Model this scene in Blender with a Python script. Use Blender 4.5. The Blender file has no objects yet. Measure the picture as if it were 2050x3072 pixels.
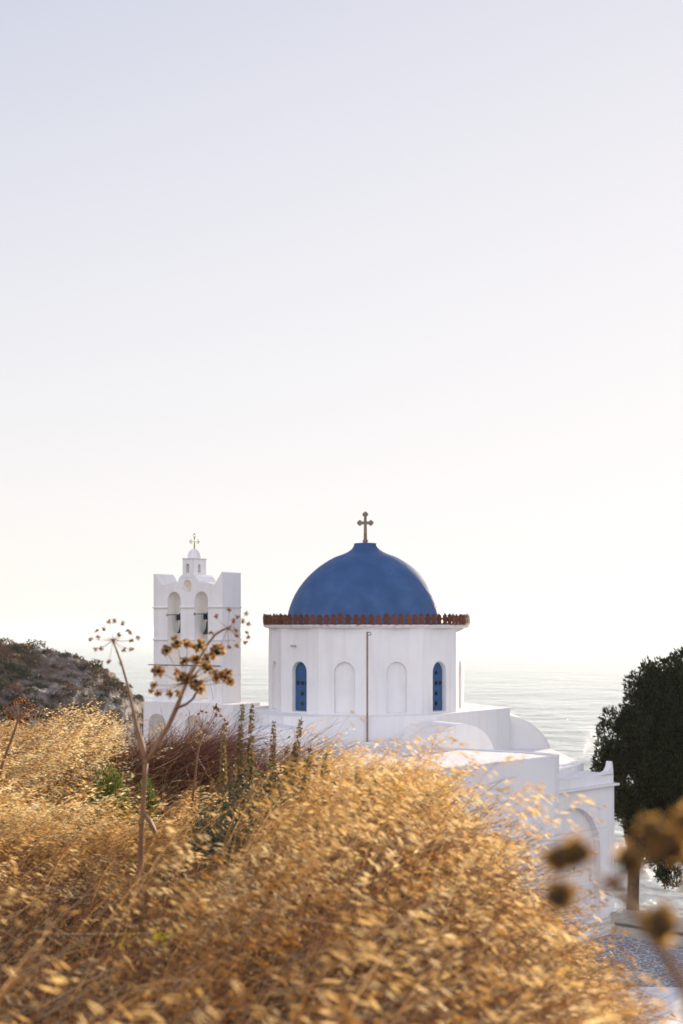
import bpy, bmesh, math, random
import numpy as np
from mathutils import Vector, Matrix, noise
from mathutils.geometry import tessellate_polygon
random.seed(7); rng = np.random.default_rng(11)
R = math.radians; PI = math.pi
scene = bpy.context.scene
col = scene.collection

# ------------------------------------------------------------------ camera
FP = 50/36*3072            # focal length in photo pixels
def W(u, v, Y): return Vector(((u-1025)*Y/FP, Y, (1885-v)*Y/FP))
cd = bpy.data.cameras.new('camera'); cam = bpy.data.objects.new('camera', cd); col.objects.link(cam)
cam.location = (0, 0, 0); cam.rotation_euler = (R(90), 0, 0)
cd.sensor_fit = 'VERTICAL'; cd.sensor_height = 36; cd.lens = 50; cd.shift_y = 0.1136
cd.clip_start = .05; cd.clip_end = 90000
cd.dof.use_dof = True; cd.dof.focus_distance = 13; cd.dof.aperture_fstop = 4.2; cd.dof.aperture_blades = 0
scene.camera = cam
# ------------------------------------------------------------------ light
FILL0, FILL1 = .0, 3.8     # radiance of the fill glow added to the sky, ahead and behind
SUN_AZ, SUN_EL = 26, 8.5      # degrees to the right of the view, and above the horizon
world = bpy.data.worlds.new('World'); scene.world = world; world.use_nodes = True
nt = world.node_tree; nt.nodes.clear()
sky = nt.nodes.new('ShaderNodeTexSky'); sky.sky_type = 'NISHITA'; sky.sun_disc = False
sky.sun_elevation = R(SUN_EL); sky.sun_rotation = R(SUN_AZ)
sky.altitude = 60; sky.air_density = 1.0; sky.dust_density = .12; sky.ozone_density = 1.3
hs = nt.nodes.new('ShaderNodeHueSaturation'); hs.inputs['Saturation'].default_value = .62
bg = nt.nodes.new('ShaderNodeBackground'); bg.inputs[1].default_value = .10
wo = nt.nodes.new('ShaderNodeOutputWorld')
# fill glow added to the sky behind the camera to brighten the shaded walls
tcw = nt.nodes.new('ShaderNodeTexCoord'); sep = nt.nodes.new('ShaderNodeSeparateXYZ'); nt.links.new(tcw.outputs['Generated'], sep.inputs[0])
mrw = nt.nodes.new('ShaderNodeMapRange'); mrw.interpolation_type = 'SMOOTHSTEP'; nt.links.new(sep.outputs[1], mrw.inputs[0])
mrw.inputs[1].default_value = .55; mrw.inputs[2].default_value = -.75; mrw.inputs[3].default_value = FILL0; mrw.inputs[4].default_value = FILL1
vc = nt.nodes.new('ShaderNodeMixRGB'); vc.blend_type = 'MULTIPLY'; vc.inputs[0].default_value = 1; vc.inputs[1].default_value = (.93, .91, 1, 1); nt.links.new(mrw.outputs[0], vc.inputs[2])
tn = nt.nodes.new('ShaderNodeMixRGB'); tn.blend_type = 'MULTIPLY'; tn.inputs[0].default_value = 1; tn.inputs[2].default_value = (1.11, .96, 1.03, 1); nt.links.new(hs.outputs[0], tn.inputs[1])
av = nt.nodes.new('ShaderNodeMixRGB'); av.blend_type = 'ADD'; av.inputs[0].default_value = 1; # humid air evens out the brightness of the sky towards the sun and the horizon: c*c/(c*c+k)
def vm(op, a, b):
    x = nt.nodes.new('ShaderNodeVectorMath'); x.operation = op
    for i, q in enumerate((a, b)):
        if isinstance(q, tuple): x.inputs[i].default_value = q
        else: nt.links.new(q, x.inputs[i])
    return x.outputs[0]
c2 = vm('MULTIPLY', tn.outputs[0], tn.outputs[0]); cq = vm('DIVIDE', c2, vm('ADD', c2, (3.5, 3.5, 3.5)))
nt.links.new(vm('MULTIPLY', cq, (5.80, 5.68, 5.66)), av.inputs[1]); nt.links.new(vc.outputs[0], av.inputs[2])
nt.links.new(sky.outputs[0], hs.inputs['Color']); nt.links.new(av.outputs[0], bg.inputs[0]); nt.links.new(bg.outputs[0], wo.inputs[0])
sd = bpy.data.lights.new('sun', 'SUN'); sd.energy = 5.0; sd.angle = R(.6); sd.color = (1, .83, .61)
so = bpy.data.objects.new('sun', sd); col.objects.link(so)
sdir = Vector((math.sin(R(SUN_AZ))*math.cos(R(SUN_EL)), math.cos(R(SUN_AZ))*math.cos(R(SUN_EL)), math.sin(R(SUN_EL))))
so.rotation_euler = sdir.to_track_quat('Z', 'Y').to_euler()
scene.view_settings.view_transform = 'Standard'; scene.view_settings.look = 'None'
scene.view_settings.exposure = 0.86; scene.view_settings.gamma = 1
scene.render.engine = 'CYCLES'
scene.cycles.max_bounces = 8; scene.cycles.transparent_max_bounces = 6; scene.cycles.volume_bounces = 0

# ------------------------------------------------------------------ materials
def new_mat(name):
    m = bpy.data.materials.new(name); m.use_nodes = True
    n = m.node_tree; n.nodes.clear()
    o = n.nodes.new('ShaderNodeOutputMaterial'); return m, n, o
def N(n, t, **kw):
    x = n.nodes.new(t)
    for k, v in kw.items(): setattr(x, k, v)
    return x
def noise_node(n, scale, detail=6, rough=.6, vec=None, mapscale=None):
    tc = N(n, 'ShaderNodeTexCoord'); mp = N(n, 'ShaderNodeMapping')
    n.links.new(tc.outputs['Object'], mp.inputs[0])
    if mapscale: mp.inputs['Scale'].default_value = mapscale
    t = N(n, 'ShaderNodeTexNoise'); n.links.new(mp.outputs[0], t.inputs['Vector'])
    t.inputs['Scale'].default_value = scale; t.inputs['Detail'].default_value = detail; t.inputs['Roughness'].default_value = rough
    return t
def ramp(n, src, stops):
    r = N(n, 'ShaderNodeValToRGB'); n.links.new(src, r.inputs[0]); e = r.color_ramp.elements
    e[0].position, e[0].color = stops[0][0], (*stops[0][1], 1); e[1].position, e[1].color = stops[-1][0], (*stops[-1][1], 1)
    for p, c in stops[1:-1]:
        k = e.new(p); k.color = (*c, 1)
    return r
def mat_simple(name, c0, c1, scale=8, rough=.8, bump=.2, bscale=40, bdist=.01, metal=0, bevel=0, stops=None, mapscale=None):
    m, n, o = new_mat(name)
    p = N(n, 'ShaderNodeBsdfPrincipled'); p.inputs['Roughness'].default_value = rough; p.inputs['Metallic'].default_value = metal
    p.inputs['Specular IOR Level'].default_value = .3
    t = noise_node(n, scale, mapscale=mapscale)
    r = ramp(n, t.outputs[0], stops or [(.3, c0), (.7, c1)]); n.links.new(r.outputs[0], p.inputs['Base Color'])
    b = noise_node(n, bscale, 8, .65); bu = N(n, 'ShaderNodeBump'); bu.inputs['Strength'].default_value = bump; bu.inputs['Distance'].default_value = bdist
    n.links.new(b.outputs[0], bu.inputs['Height'])
    if bevel:
        bv = N(n, 'ShaderNodeBevel'); bv.samples = 3; bv.inputs['Radius'].default_value = bevel
        n.links.new(bv.outputs[0], bu.inputs['Normal'])
    n.links.new(bu.outputs[0], p.inputs['Normal']); n.links.new(p.outputs[0], o.inputs[0])
    return m
def mat_plaster(name, base=(.80, .79, .78), stain=(.66, .62, .57)):
    m, n, o = new_mat(name)
    p = N(n, 'ShaderNodeBsdfPrincipled'); p.inputs['Roughness'].default_value = .85; p.inputs['Specular IOR Level'].default_value = .2
    t = noise_node(n, .9, 8, .62)
    r = ramp(n, t.outputs[0], [(.25, tuple(.93*c for c in base)), (.5, base), (.8, (.84, .83, .82))])
    # vertical rain streaks
    t2 = noise_node(n, 1.0, 5, .6, mapscale=(5, 5, .35)); r2 = ramp(n, t2.outputs[0], [(.50, (0, 0, 0)), (.8, (.6, .6, .6))])
    mx = N(n, 'ShaderNodeMixRGB'); n.links.new(r2.outputs[0], mx.inputs[0]); n.links.new(r.outputs[0], mx.inputs[1]); mx.inputs[2].default_value = (*stain, 1)
    # small chips
    t3 = noise_node(n, 14, 3, .5); r3 = ramp(n, t3.outputs[0], [(.745, (0, 0, 0)), (.765, (.6, .6, .6))])
    mx2 = N(n, 'ShaderNodeMixRGB'); n.links.new(r3.outputs[0], mx2.inputs[0]); n.links.new(mx.outputs[0], mx2.inputs[1]); mx2.inputs[2].default_value = (.42, .39, .36, 1)
    n.links.new(mx2.outputs[0], p.inputs['Base Color'])
    a = noise_node(n, 2.2, 3, .5); b = noise_node(n, 30, 8, .65)
    bv = N(n, 'ShaderNodeBevel'); bv.samples = 3; bv.inputs['Radius'].default_value = .03
    b1 = N(n, 'ShaderNodeBump'); b1.inputs['Strength'].default_value = .5; b1.inputs['Distance'].default_value = .05
    b2 = N(n, 'ShaderNodeBump'); b2.inputs['Strength'].default_value = .3; b2.inputs['Distance'].default_value = .012
    n.links.new(bv.outputs[0], b1.inputs['Normal']); n.links.new(a.outputs[0], b1.inputs['Height'])
    n.links.new(b1.outputs[0], b2.inputs['Normal']); n.links.new(b.outputs[0], b2.inputs['Height'])
    n.links.new(b2.outputs[0], p.inputs['Normal']); n.links.new(p.outputs[0], o.inputs[0])
    return m
def mat_plant(name, color=None, trans=.45, rough=.6, var=.25):
    """plant tissue: colour from the 'Col' attribute or one colour, part translucent"""
    m, n, o = new_mat(name)
    d = N(n, 'ShaderNodeBsdfPrincipled'); d.inputs['Roughness'].default_value = rough; d.inputs['Specular IOR Level'].default_value = .25
    t = N(n, 'ShaderNodeBsdfTranslucent'); mx = N(n, 'ShaderNodeMixShader'); mx.inputs[0].default_value = trans
    if color is None:
        a = N(n, 'ShaderNodeAttribute', attribute_name='Col'); src = a.outputs['Color']
    else:
        tx = noise_node(n, 6, 3)
        r = ramp(n, tx.outputs[0], [(.3, tuple(c*(1-var) for c in color)), (.7, tuple(c*(1+var) for c in color))]); src = r.outputs[0]
    n.links.new(src, d.inputs['Base Color']); n.links.new(src, t.inputs['Color'])
    n.links.new(d.outputs[0], mx.inputs[1]); n.links.new(t.outputs[0], mx.inputs[2]); n.links.new(mx.outputs[0], o.inputs[0])
    return m
M = {}
M['plaster'] = mat_plaster('whitewashed_plaster')
M['dome'] = mat_simple('blue_dome_paint', (.045, .115, .30), (.065, .15, .36), scale=2.0, rough=.60, bump=.35, bscale=5, bdist=.03,
                       stops=[(.25, (.026, .074, .185)), (.5, (.036, .095, .23)), (.68, (.052, .122, .27)), (.85, (.10, .175, .32))])
M['blue'] = mat_simple('blue_door_paint', (.022, .070, .17), (.034, .10, .23), scale=5, rough=.5, bump=.15)
M['star'] = mat_simple('violet_star_glass', (.03, .05, .30), (.05, .07, .40), rough=.4)
M['hole'] = mat_simple('dark_round_pane', (.008, .008, .012), (.02, .014, .014), rough=.25, bump=.02)
M['redhole'] = mat_simple('red_round_pane', (.05, .012, .012), (.08, .02, .018), rough=.25, bump=.02)
M['terra'] = mat_simple('terracotta', (.085, .032, .020), (.20, .066, .034), scale=5, rough=.85, bump=.4, bscale=60)
_n = M['terra'].node_tree; _p = [q for q in _n.nodes if q.type == 'BSDF_PRINCIPLED'][0]; _src = _p.inputs['Base Color'].links[0].from_socket
_oi = _n.nodes.new('ShaderNodeObjectInfo'); _mr = _n.nodes.new('ShaderNodeMapRange'); _mr.inputs[3].default_value = .72; _mr.inputs[4].default_value = 1.25; _n.links.new(_oi.outputs['Random'], _mr.inputs[0])
_vm = _n.nodes.new('ShaderNodeVectorMath'); _vm.operation = 'SCALE'; _n.links.new(_src, _vm.inputs[0]); _n.links.new(_mr.outputs[0], _vm.inputs['Scale']); _n.links.new(_vm.outputs[0], _p.inputs['Base Color'])
M['stone'] = mat_simple('weathered_stone', (.16, .12, .085), (.30, .24, .18), scale=7, rough=.9, bump=.6, bscale=30, bdist=.02)
M['navy'] = mat_simple('navy_iron', (.010, .020, .045), (.018, .032, .065), rough=.5, bump=.2)
M['bronze'] = mat_simple('dark_bronze', (.035, .04, .04), (.06, .062, .055), rough=.5, metal=.6, bump=.2)
M['olive_metal'] = mat_simple('old_brass', (.14, .13, .05), (.22, .20, .09), rough=.45, metal=.4, bump=.2)
M['pipe'] = mat_simple('rusty_pipe', (.22, .14, .075), (.34, .23, .13), scale=12, rough=.7, bump=.3)
M['bark'] = mat_simple('bark', (.05, .035, .025), (.11, .08, .055), scale=5, rough=.95, bump=.8, bscale=14, bdist=.05)
M['mortar'] = mat_simple('old_lime_render', (.42, .38, .33), (.58, .54, .48), scale=3, rough=.9, bump=.5, bscale=18, bdist=.02)
M['grass'] = mat_plant('dry_grass', None, .54)
M['under'] = mat_plant('dry_stems', None, .12)
M['umbel_stem'] = mat_plant('dry_umbel_stem', (.24, .125, .06), .10)
M['umbel_seed'] = mat_plant('dry_umbel_seed', (.36, .20, .07), .40)
M['core'] = mat_simple('dark_seed_core', (.035, .022, .010), (.09, .055, .02), scale=300, bscale=400, bdist=.002)
M['leaf'] = mat_plant('green_leaf', None, .35)
M['twig'] = mat_plant('red_brown_twig', None, .08)

# ------------------------------------------------------------------ mesh helpers
class MB:
    def __init__(s): s.v = []; s.f = []
    def add(s, vs, fs):
        b = len(s.v); s.v += [tuple(p) for p in vs]; s.f += [tuple(i+b for i in f) for f in fs]
    def prism(s, poly, z0, z1):
        n = len(poly); vs = [(x, y, z0) for x, y in poly]+[(x, y, z1) for x, y in poly]
        fs = [tuple(range(n-1, -1, -1)), tuple(range(n, 2*n))]+[(i, (i+1) % n, n+(i+1) % n, n+i) for i in range(n)]
        s.add(vs, fs)
    def slab(s, c, ex, ey, ez, hx, hy, hz):
        c = Vector(c); ex, ey, ez = Vector(ex), Vector(ey), Vector(ez)
        vs = [c+ex*hx*a+ey*hy*b+ez*hz*d for d in (-1, 1) for a, b in ((-1, -1), (1, -1), (1, 1), (-1, 1))]
        s.add(vs, [(3, 2, 1, 0), (4, 5, 6, 7), (0, 1, 5, 4), (1, 2, 6, 5), (2, 3, 7, 6), (3, 0, 4, 7)])
    def tube(s, pts, rad, n=8, cap=True):
        pts = [Vector(p) for p in pts]
        if not hasattr(rad, '__len__'): rad = [rad]*len(pts)
        vs = []; up = None
        for i, p in enumerate(pts):
            d = (pts[min(i+1, len(pts)-1)]-pts[max(i-1, 0)]).normalized()
            if up is None:
                up = Vector((0, 0, 1)) if abs(d.z) < .9 else Vector((1, 0, 0))
            a = d.cross(up).normalized(); b = a.cross(d).normalized(); up = b
            for k in range(n):
                t = 2*PI*k/n; vs.append(p+(a*math.cos(t)+b*math.sin(t))*rad[i])
        fs = [(i*n+k, i*n+(k+1) % n, (i+1)*n+(k+1) % n, (i+1)*n+k) for i in range(len(pts)-1) for k in range(n)]
        if cap: fs += [tuple(range(n-1, -1, -1)), tuple(range((len(pts)-1)*n, len(pts)*n))]
        s.add(vs, fs)
    def lathe(s, c, prof, n=32, wob=0):
        c = Vector(c); vs = []
        for r, z in prof:
            for k in range(n):
                t = 2*PI*k/n; rr = r
                if wob: rr = r*(1+wob*noise.noise(Vector((math.cos(t)*2, math.sin(t)*2, z*1.2))))
                vs.append(c+Vector((rr*math.cos(t), rr*math.sin(t), z)))
        fs = [(i*n+k, i*n+(k+1) % n, (i+1)*n+(k+1) % n, (i+1)*n+k) for i in range(len(prof)-1) for k in range(n)]
        fs += [tuple(range((len(prof)-1)*n, len(prof)*n))] if prof[-1][0] > 1e-4 else []
        s.add(vs, fs)
    def ball(s, c, r, nu=8, nv=6, jit=0):
        c = Vector(c); vs = []
        for i in range(nv+1):
            ph = PI*i/nv
            for k in range(nu):
                t = 2*PI*k/nu; q = Vector((math.sin(ph)*math.cos(t), math.sin(ph)*math.sin(t), math.cos(ph)))
                rr = r*(1+(random.uniform(-jit, jit) if jit else 0)); vs.append(c+q*rr)
        fs = [(i*nu+k, (i+1)*nu+k, (i+1)*nu+(k+1) % nu, i*nu+(k+1) % nu) for i in range(nv) for k in range(nu)]
        s.add(vs, fs)
    def region(s, outer, holes, mp, depth, through=True, hole_depth=None, close=True):
        """flat region (s,z) with holes, extruded by depth along mp's third coordinate (into the wall)"""
        loops = [outer]+holes
        tris = tessellate_polygon([[Vector((a, b, 0)) for a, b in L] for L in loops])
        flat = [p for L in loops for p in L]; n = len(flat)
        vs = [mp(a, b, 0) for a, b in flat]; fs = [tuple(t) for t in tris]
        if close:
            vs += [mp(a, b, depth) for a, b in flat]
            if through: fs += [tuple(n+i for i in reversed(t)) for t in tris]
            else:
                m_ = len(outer); fs.append(tuple(n+i for i in range(m_)))
            m_ = len(outer); fs += [(i, (i+1) % m_, n+(i+1) % m_, n+i) for i in range(m_)]
        off = len(outer)
        s.add(vs, fs)
        for L in holes:
            k = len(L); hd = depth if through else hole_depth
            hv = [mp(a, b, 0) for a, b in L]+[mp(a, b, hd) for a, b in L]
            hf = [(i, (i+1) % k, k+(i+1) % k, k+i) for i in range(k)]
            if not through: hf.append(tuple(range(k, 2*k)))
            s.add(hv, hf)
    def build(s, name, mat, parent=None, smooth=False, label=None):
        me = bpy.data.meshes.new(name)
        o = Vector((0, 0, 0)) if parent is None else world_loc(parent)
        me.from_pydata([tuple(Vector(p)-o) for p in s.v], [], s.f); me.materials.append(mat)
        bm = bmesh.new(); bm.from_mesh(me); bmesh.ops.recalc_face_normals(bm, faces=bm.faces); bm.to_mesh(me); bm.free()
        if smooth:
            for p in me.polygons: p.use_smooth = True
        ob = bpy.data.objects.new(name, me); col.objects.link(ob)
        if parent is not None: ob.parent = parent
        if label: ob['label'] = label
        return ob
def world_loc(o):
    l = Vector(o.location)
    while o.parent is not None: o = o.parent; l = l+Vector(o.location)
    return l
def tag(o, label=None, cat=None, group=None, kind=None):
    if label: o['label'] = label
    if cat: o['category'] = cat
    if group: o['group'] = group
    if kind: o['kind'] = kind
    return o
def empty(name, loc, label, cat, group=None):
    o = bpy.data.objects.new(name, None); col.objects.link(o); o.location = loc; o.empty_display_size = .3
    return tag(o, label, cat, group)
def arch(cx, hw, z0, zs, n=14, ry=None):
    ry = ry or hw
    return [(cx-hw, z0), (cx+hw, z0)]+[(cx+hw*math.cos(PI*i/n), zs+ry*math.sin(PI*i/n)) for i in range(n+1)]
def ellipse(cx, cz, rx, rz, n=20): return [(cx+rx*math.cos(2*PI*i/n), cz+rz*math.sin(2*PI*i/n)) for i in range(n)]
def mapper(P, d, inn):
    P = Vector((P[0], P[1], 0)); d = Vector((d[0], d[1], 0)).normalized(); inn = Vector((inn[0], inn[1], 0)).normalized()
    return lambda s_, z, dd: P+d*s_+inn*dd+Vector((0, 0, z))
def lerp_prof(pts, n):
    """Catmull-Rom through (r,z) points"""
    out = []
    for i in range(len(pts)-1):
        p0 = pts[max(i-1, 0)]; p1 = pts[i]; p2 = pts[i+1]; p3 = pts[min(i+2, len(pts)-1)]
        for k in range(n):
            t = k/n
            out.append(tuple(.5*((2*p1[j])+(-p0[j]+p2[j])*t+(2*p0[j]-5*p1[j]+4*p2[j]-p3[j])*t*t+(-p0[j]+3*p1[j]-3*p2[j]+p3[j])*t**3) for j in (0, 1)))
    out.append(pts[-1]); return out

# ------------------------------------------------------------------ sea
SEA = -60
def structure(o): return tag(o, kind='structure')
m, n, o_ = new_mat('sea_water')
p = N(n, 'ShaderNodeBsdfPrincipled'); p.inputs['Base Color'].default_value = (.07, .11, .15, 1); p.inputs['Roughness'].default_value = .07; p.inputs['IOR'].default_value = 1.33
w1 = noise_node(n, .5, 5, .65, mapscale=(.6, 1, 1)); w2 = noise_node(n, .065, 5, .6, mapscale=(.8, .6, 1)); w3 = noise_node(n, .016, 4, .6, mapscale=(.6, .5, 1))
b1 = N(n, 'ShaderNodeBump'); b1.inputs['Distance'].default_value = 8; b1.inputs['Strength'].default_value = 1
b2 = N(n, 'ShaderNodeBump'); b2.inputs['Distance'].default_value = 1.0; b2.inputs['Strength'].default_value = 1
b3 = N(n, 'ShaderNodeBump'); b3.inputs['Distance'].default_value = 25; b3.inputs['Strength'].default_value = .8
n.links.new(w3.outputs[0], b3.inputs['Height']); n.links.new(w2.outputs[0], b1.inputs['Height']); n.links.new(w1.outputs[0], b2.inputs['Height'])
n.links.new(b3.outputs[0], b1.inputs['Normal']); n.links.new(b1.outputs[0], b2.inputs['Normal']); n.links.new(b2.outputs[0], p.inputs['Normal']); n.links.new(p.outputs[0], o_.inputs[0])
M['sea'] = m
mb = MB(); mb.add([(-30000, -2000, SEA), (30000, -2000, SEA), (30000, 45000, SEA), (-30000, 45000, SEA)], [(0, 1, 2, 3)])
structure(mb.build('sea', M['sea']))

# ------------------------------------------------------------------ near hillside
def sm(a, b, x):
    t = np.clip((x-a)/(b-a), 0, 1); return t*t*(3-2*t)
def T(x, y):
    """top of the grass canopy"""
    x = np.asarray(x, float); y = np.asarray(y, float)
    g = np.exp(-((x-.20)**2)/(2*.45**2)-((y-4.9)**2)/(2*1.5**2))
    t = -.86+.40*g-1.05*np.maximum(0, x-.42)
    t = t+.26*(1-sm(1.6, 3.4, y))
    t = t+.05*np.sin(x*2.1+y*.9)+.03*np.sin(y*2.3-x*1.3)
    t = t-.06*(1-sm(-.6, -.2, x))*sm(4, 5, y)*(1-sm(9, 11, y))
    t = t-.24*np.exp(-((x+1.15)/1.0)**2-((y-9.6)/1.9)**2)
    t = t-.10*np.exp(-((x+1.0)**2+(y-6.2)**2)/1.2)
    return t-.62*np.maximum(0, y-edge(x)-.2)
def edge(x):
    return 13.0-3.6*sm(-.9, .6, np.asarray(x, float))-2.6*sm(.4, 2, np.asarray(x, float))
def tuft(x, y):
    return .10*np.sin(x*6.5+2*np.sin(y*3.5))*np.cos(y*4.5+np.sin(x*5))+.04*np.sin(x*21+y*13+2*np.sin(y*11))
def G(x, y):
    h = T(x, y)-.46
    return np.maximum(h, -7.62)
def ground_z(x, y):
    z = G(x, y); y = np.asarray(y, float); x = np.asarray(x, float)
    z = z-1.3*np.maximum(0, y-43)-1.0*np.maximum(0, -12-x)*sm(13, 25, y)-1.0*np.maximum(0, x-12)-.35*np.maximum(0, y-37.5)
    return z
xs = np.unique(np.concatenate([np.linspace(-80, -6, 40), np.linspace(-6, 6, 121), np.linspace(6, 60, 30)]))
ys = np.unique(np.concatenate([np.linspace(-14, 0, 12), np.linspace(0, 16, 161), np.linspace(16, 100, 70)]))
X, Yg = np.meshgrid(xs, ys); Z = np.maximum(ground_z(X, Yg), SEA-2)+.02*np.sin(X*7+Yg*5)*np.sin(Yg*9-X*3)
V = np.stack([X, Yg, Z], -1).reshape(-1, 3); nx = len(xs)
F = [(j*nx+i, j*nx+i+1, (j+1)*nx+i+1, (j+1)*nx+i) for j in range(len(ys)-1) for i in range(nx-1)]
mb = MB(); mb.v = [tuple(a) for a in V]; mb.f = F
M['soil'] = mat_simple('dry_soil', (.10, .055, .03), (.22, .14, .08), scale=3, rough=.95, bump=.8, bscale=20, bdist=.04)
structure(mb.build('ground', M['soil'], smooth=True))

# ------------------------------------------------------------------ headland beyond the bay
ridge = [(-900, 1800), (-400, 1850), (0, 1932), (14, 1943), (34, 1943), (66, 1949), (98, 1951), (138, 1966), (152, 1965), (178, 1976), (201, 1979), (230, 1984), (267, 2005), (287, 2012), (305, 2024), (312, 2040), (327, 2062), (352, 2071), (370, 2088), (378, 2103), (402, 2114), (413, 2151), (428, 2185), (450, 2240), (520, 2420), (640, 2900)]
HY = 150.; hx = np.array([(u-1025)*HY/FP for u, v in ridge]); hz = np.array([(1885-v)*HY/FP for u, v in ridge])
def head_z(x, y):
    h = np.interp(x, hx, hz)
    front = np.maximum(0, HY-y); back = np.maximum(0, y-HY)
    z = h-.17*front-.0016*front**2-.06*back-.004*back**2
    # the nose steps out to the right as it comes nearer
    return z
nxh, nyh = 420, 260
gx = np.linspace(-70, -12, nxh); gy = np.linspace(88, 215, nyh)
Hv = []
for y in gy:
    for x in gx:
        z = float(head_z(x+.05*(HY-y)*(1 if y < HY else 0), y))
        q = Vector((x*.12, y*.12, 0)); rock = max(0, min(1, (x+38+6*noise.noise(q*.8))/12))
        a = noise.fractal(Vector((x*.35, y*.35, 3)), .9, 2.1, 5)
        b = noise.noise(Vector((x*.9, y*.5, z*.5)))
        ledge = noise.noise(Vector((x*.22, y*.22, 9)))
        z += .45*a+rock*(1.0*abs(b)+.8*(round(ledge*4)/4))
        Hv.append((x, y, max(z, SEA-3)))
mb = MB(); mb.v = Hv
mb.f = [(j*nxh+i, j*nxh+i+1, (j+1)*nxh+i+1, (j+1)*nxh+i) for j in range(nyh-1) for i in range(nxh-1)]
# limestone showing between earth and scrub
m, n, o_ = new_mat('headland_rock')
p = N(n, 'ShaderNodeBsdfPrincipled'); p.inputs['Roughness'].default_value = .95; p.inputs['Specular IOR Level'].default_value = .1
na = noise_node(n, .55, 9, .68); nb = noise_node(n, .16, 6, .6)
earth = ramp(n, na.outputs[0], [(.30, (.030, .022, .014)), (.48, (.085, .045, .026)), (.62, (.13, .072, .042)), (.78, (.06, .058, .03))])
rock = ramp(n, na.outputs[0], [(.34, (.04, .034, .028)), (.46, (.17, .15, .13)), (.58, (.36, .33, .30)), (.75, (.52, .49, .45))])
geo = N(n, 'ShaderNodeNewGeometry'); sx = N(n, 'ShaderNodeSeparateXYZ'); n.links.new(geo.outputs['Position'], sx.inputs[0])
mr = N(n, 'ShaderNodeMapRange'); n.links.new(sx.outputs[0], mr.inputs[0]); mr.inputs[1].default_value = -36; mr.inputs[2].default_value = -24
ad = N(n, 'ShaderNodeMath', operation='MULTIPLY_ADD'); n.links.new(nb.outputs[0], ad.inputs[0]); ad.inputs[1].default_value = 3.4; ad.inputs[2].default_value = -1.75
sm_ = N(n, 'ShaderNodeMath', operation='MULTIPLY_ADD'); n.links.new(mr.outputs[0], sm_.inputs[0]); sm_.inputs[1].default_value = .75; n.links.new(ad.outputs[0], sm_.inputs[2]); sm_.use_clamp = True
mx = N(n, 'ShaderNodeMixRGB'); n.links.new(sm_.outputs[0], mx.inputs[0]); n.links.new(earth.outputs[0], mx.inputs[1]); n.links.new(rock.outputs[0], mx.inputs[2])
n.links.new(mx.outputs[0], p.inputs['Base Color'])
bu = N(n, 'ShaderNodeBump'); bu.inputs['Distance'].default_value = .8; bu.inputs['Strength'].default_value = .8; n.links.new(na.outputs[0], bu.inputs['Height'])
n.links.new(bu.outputs[0], p.inputs['Normal']); n.links.new(p.outputs[0], o_.inputs[0]); M['headland'] = m
structure(mb.build('headland', M['headland'], smooth=False))
HV = np.array(Hv).reshape(nyh, nxh, 3)

# ------------------------------------------------------------------ numpy batches of small faces with a colour each
def batch_obj(name, mat, verts, faces_n, cols, parent=None, tris=None, smooth=False):
    """verts (K,3), polygons given as flat index list with faces_n verts each, cols (K,3)"""
    me = bpy.data.meshes.new(name); K = len(verts); idx = tris.reshape(-1); nf = len(idx)//faces_n
    o = np.array(world_loc(parent)) if parent is not None else np.zeros(3)
    me.vertices.add(K); me.vertices.foreach_set('co', (verts-o).astype(np.float32).ravel())
    me.loops.add(len(idx)); me.loops.foreach_set('vertex_index', idx.astype(np.int32))
    me.polygons.add(nf); me.polygons.foreach_set('loop_start', (np.arange(nf)*faces_n).astype(np.int32))
    me.update(calc_edges=True); me.validate()
    ca = me.color_attributes.new('Col', 'FLOAT_COLOR', 'POINT')
    ca.data.foreach_set('color', np.concatenate([cols, np.ones((K, 1))], 1).astype(np.float32).ravel())
    me.materials.append(mat)
    ob = bpy.data.objects.new(name, me); col.objects.link(ob)
    if parent is not None: ob.parent = parent
    return ob
class TB:
    """triangle batch"""
    def __init__(s): s.V = []; s.T = []; s.C = []; s.k = 0
    def add(s, v, t, c):
        s.V.append(v.reshape(-1, 3)); s.T.append(t.reshape(-1, 3)+s.k); s.C.append(c.reshape(-1, 3)); s.k += v.reshape(-1, 3).shape[0]
    def ribbons(s, P, wid, side, c):
        """P (n,m,3) polylines, wid (n,m), side (n,3), c (n,3)"""
        n_, m_ = P.shape[:2]
        a = P-side[:, None]*wid[..., None]/2; b = P+side[:, None]*wid[..., None]/2
        v = np.stack([a, b], 2).reshape(n_, m_*2, 3)
        t = []
        for i in range(m_-1): t += [[2*i, 2*i+1, 2*i+3], [2*i, 2*i+3, 2*i+2]]
        t = np.array(t)[None]+(np.arange(n_)*m_*2)[:, None, None]
        s.add(v, t, np.repeat(c[:, None], m_*2, 1))
    def leaves(s, P, D, S, L, Wd, c, fold=.35):
        """folded diamonds: base P, direction D, side S"""
        Nn = np.cross(D, S); Nn /= np.linalg.norm(Nn, axis=1, keepdims=True)+1e-9
        mid = P+D*(L*.42)[:, None]+Nn*(Wd*fold)[:, None]
        v = np.stack([P, mid-S*(Wd/2)[:, None], P+D*L[:, None], mid+S*(Wd/2)[:, None]], 1)
        t = np.array([[0, 1, 2], [0, 2, 3]])[None]+(np.arange(len(P))*4)[:, None, None]
        s.add(v, t, np.repeat(c[:, None], 4, 1))
    def build(s, name, mat, parent=None):
        return batch_obj(name, mat, np.concatenate(s.V), 3, np.concatenate(s.C), parent, np.concatenate(s.T))
def unit(a): return a/(np.linalg.norm(a, axis=-1, keepdims=True)+1e-9)
def rdir(n_): return unit(rng.normal(size=(n_, 3)))

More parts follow.
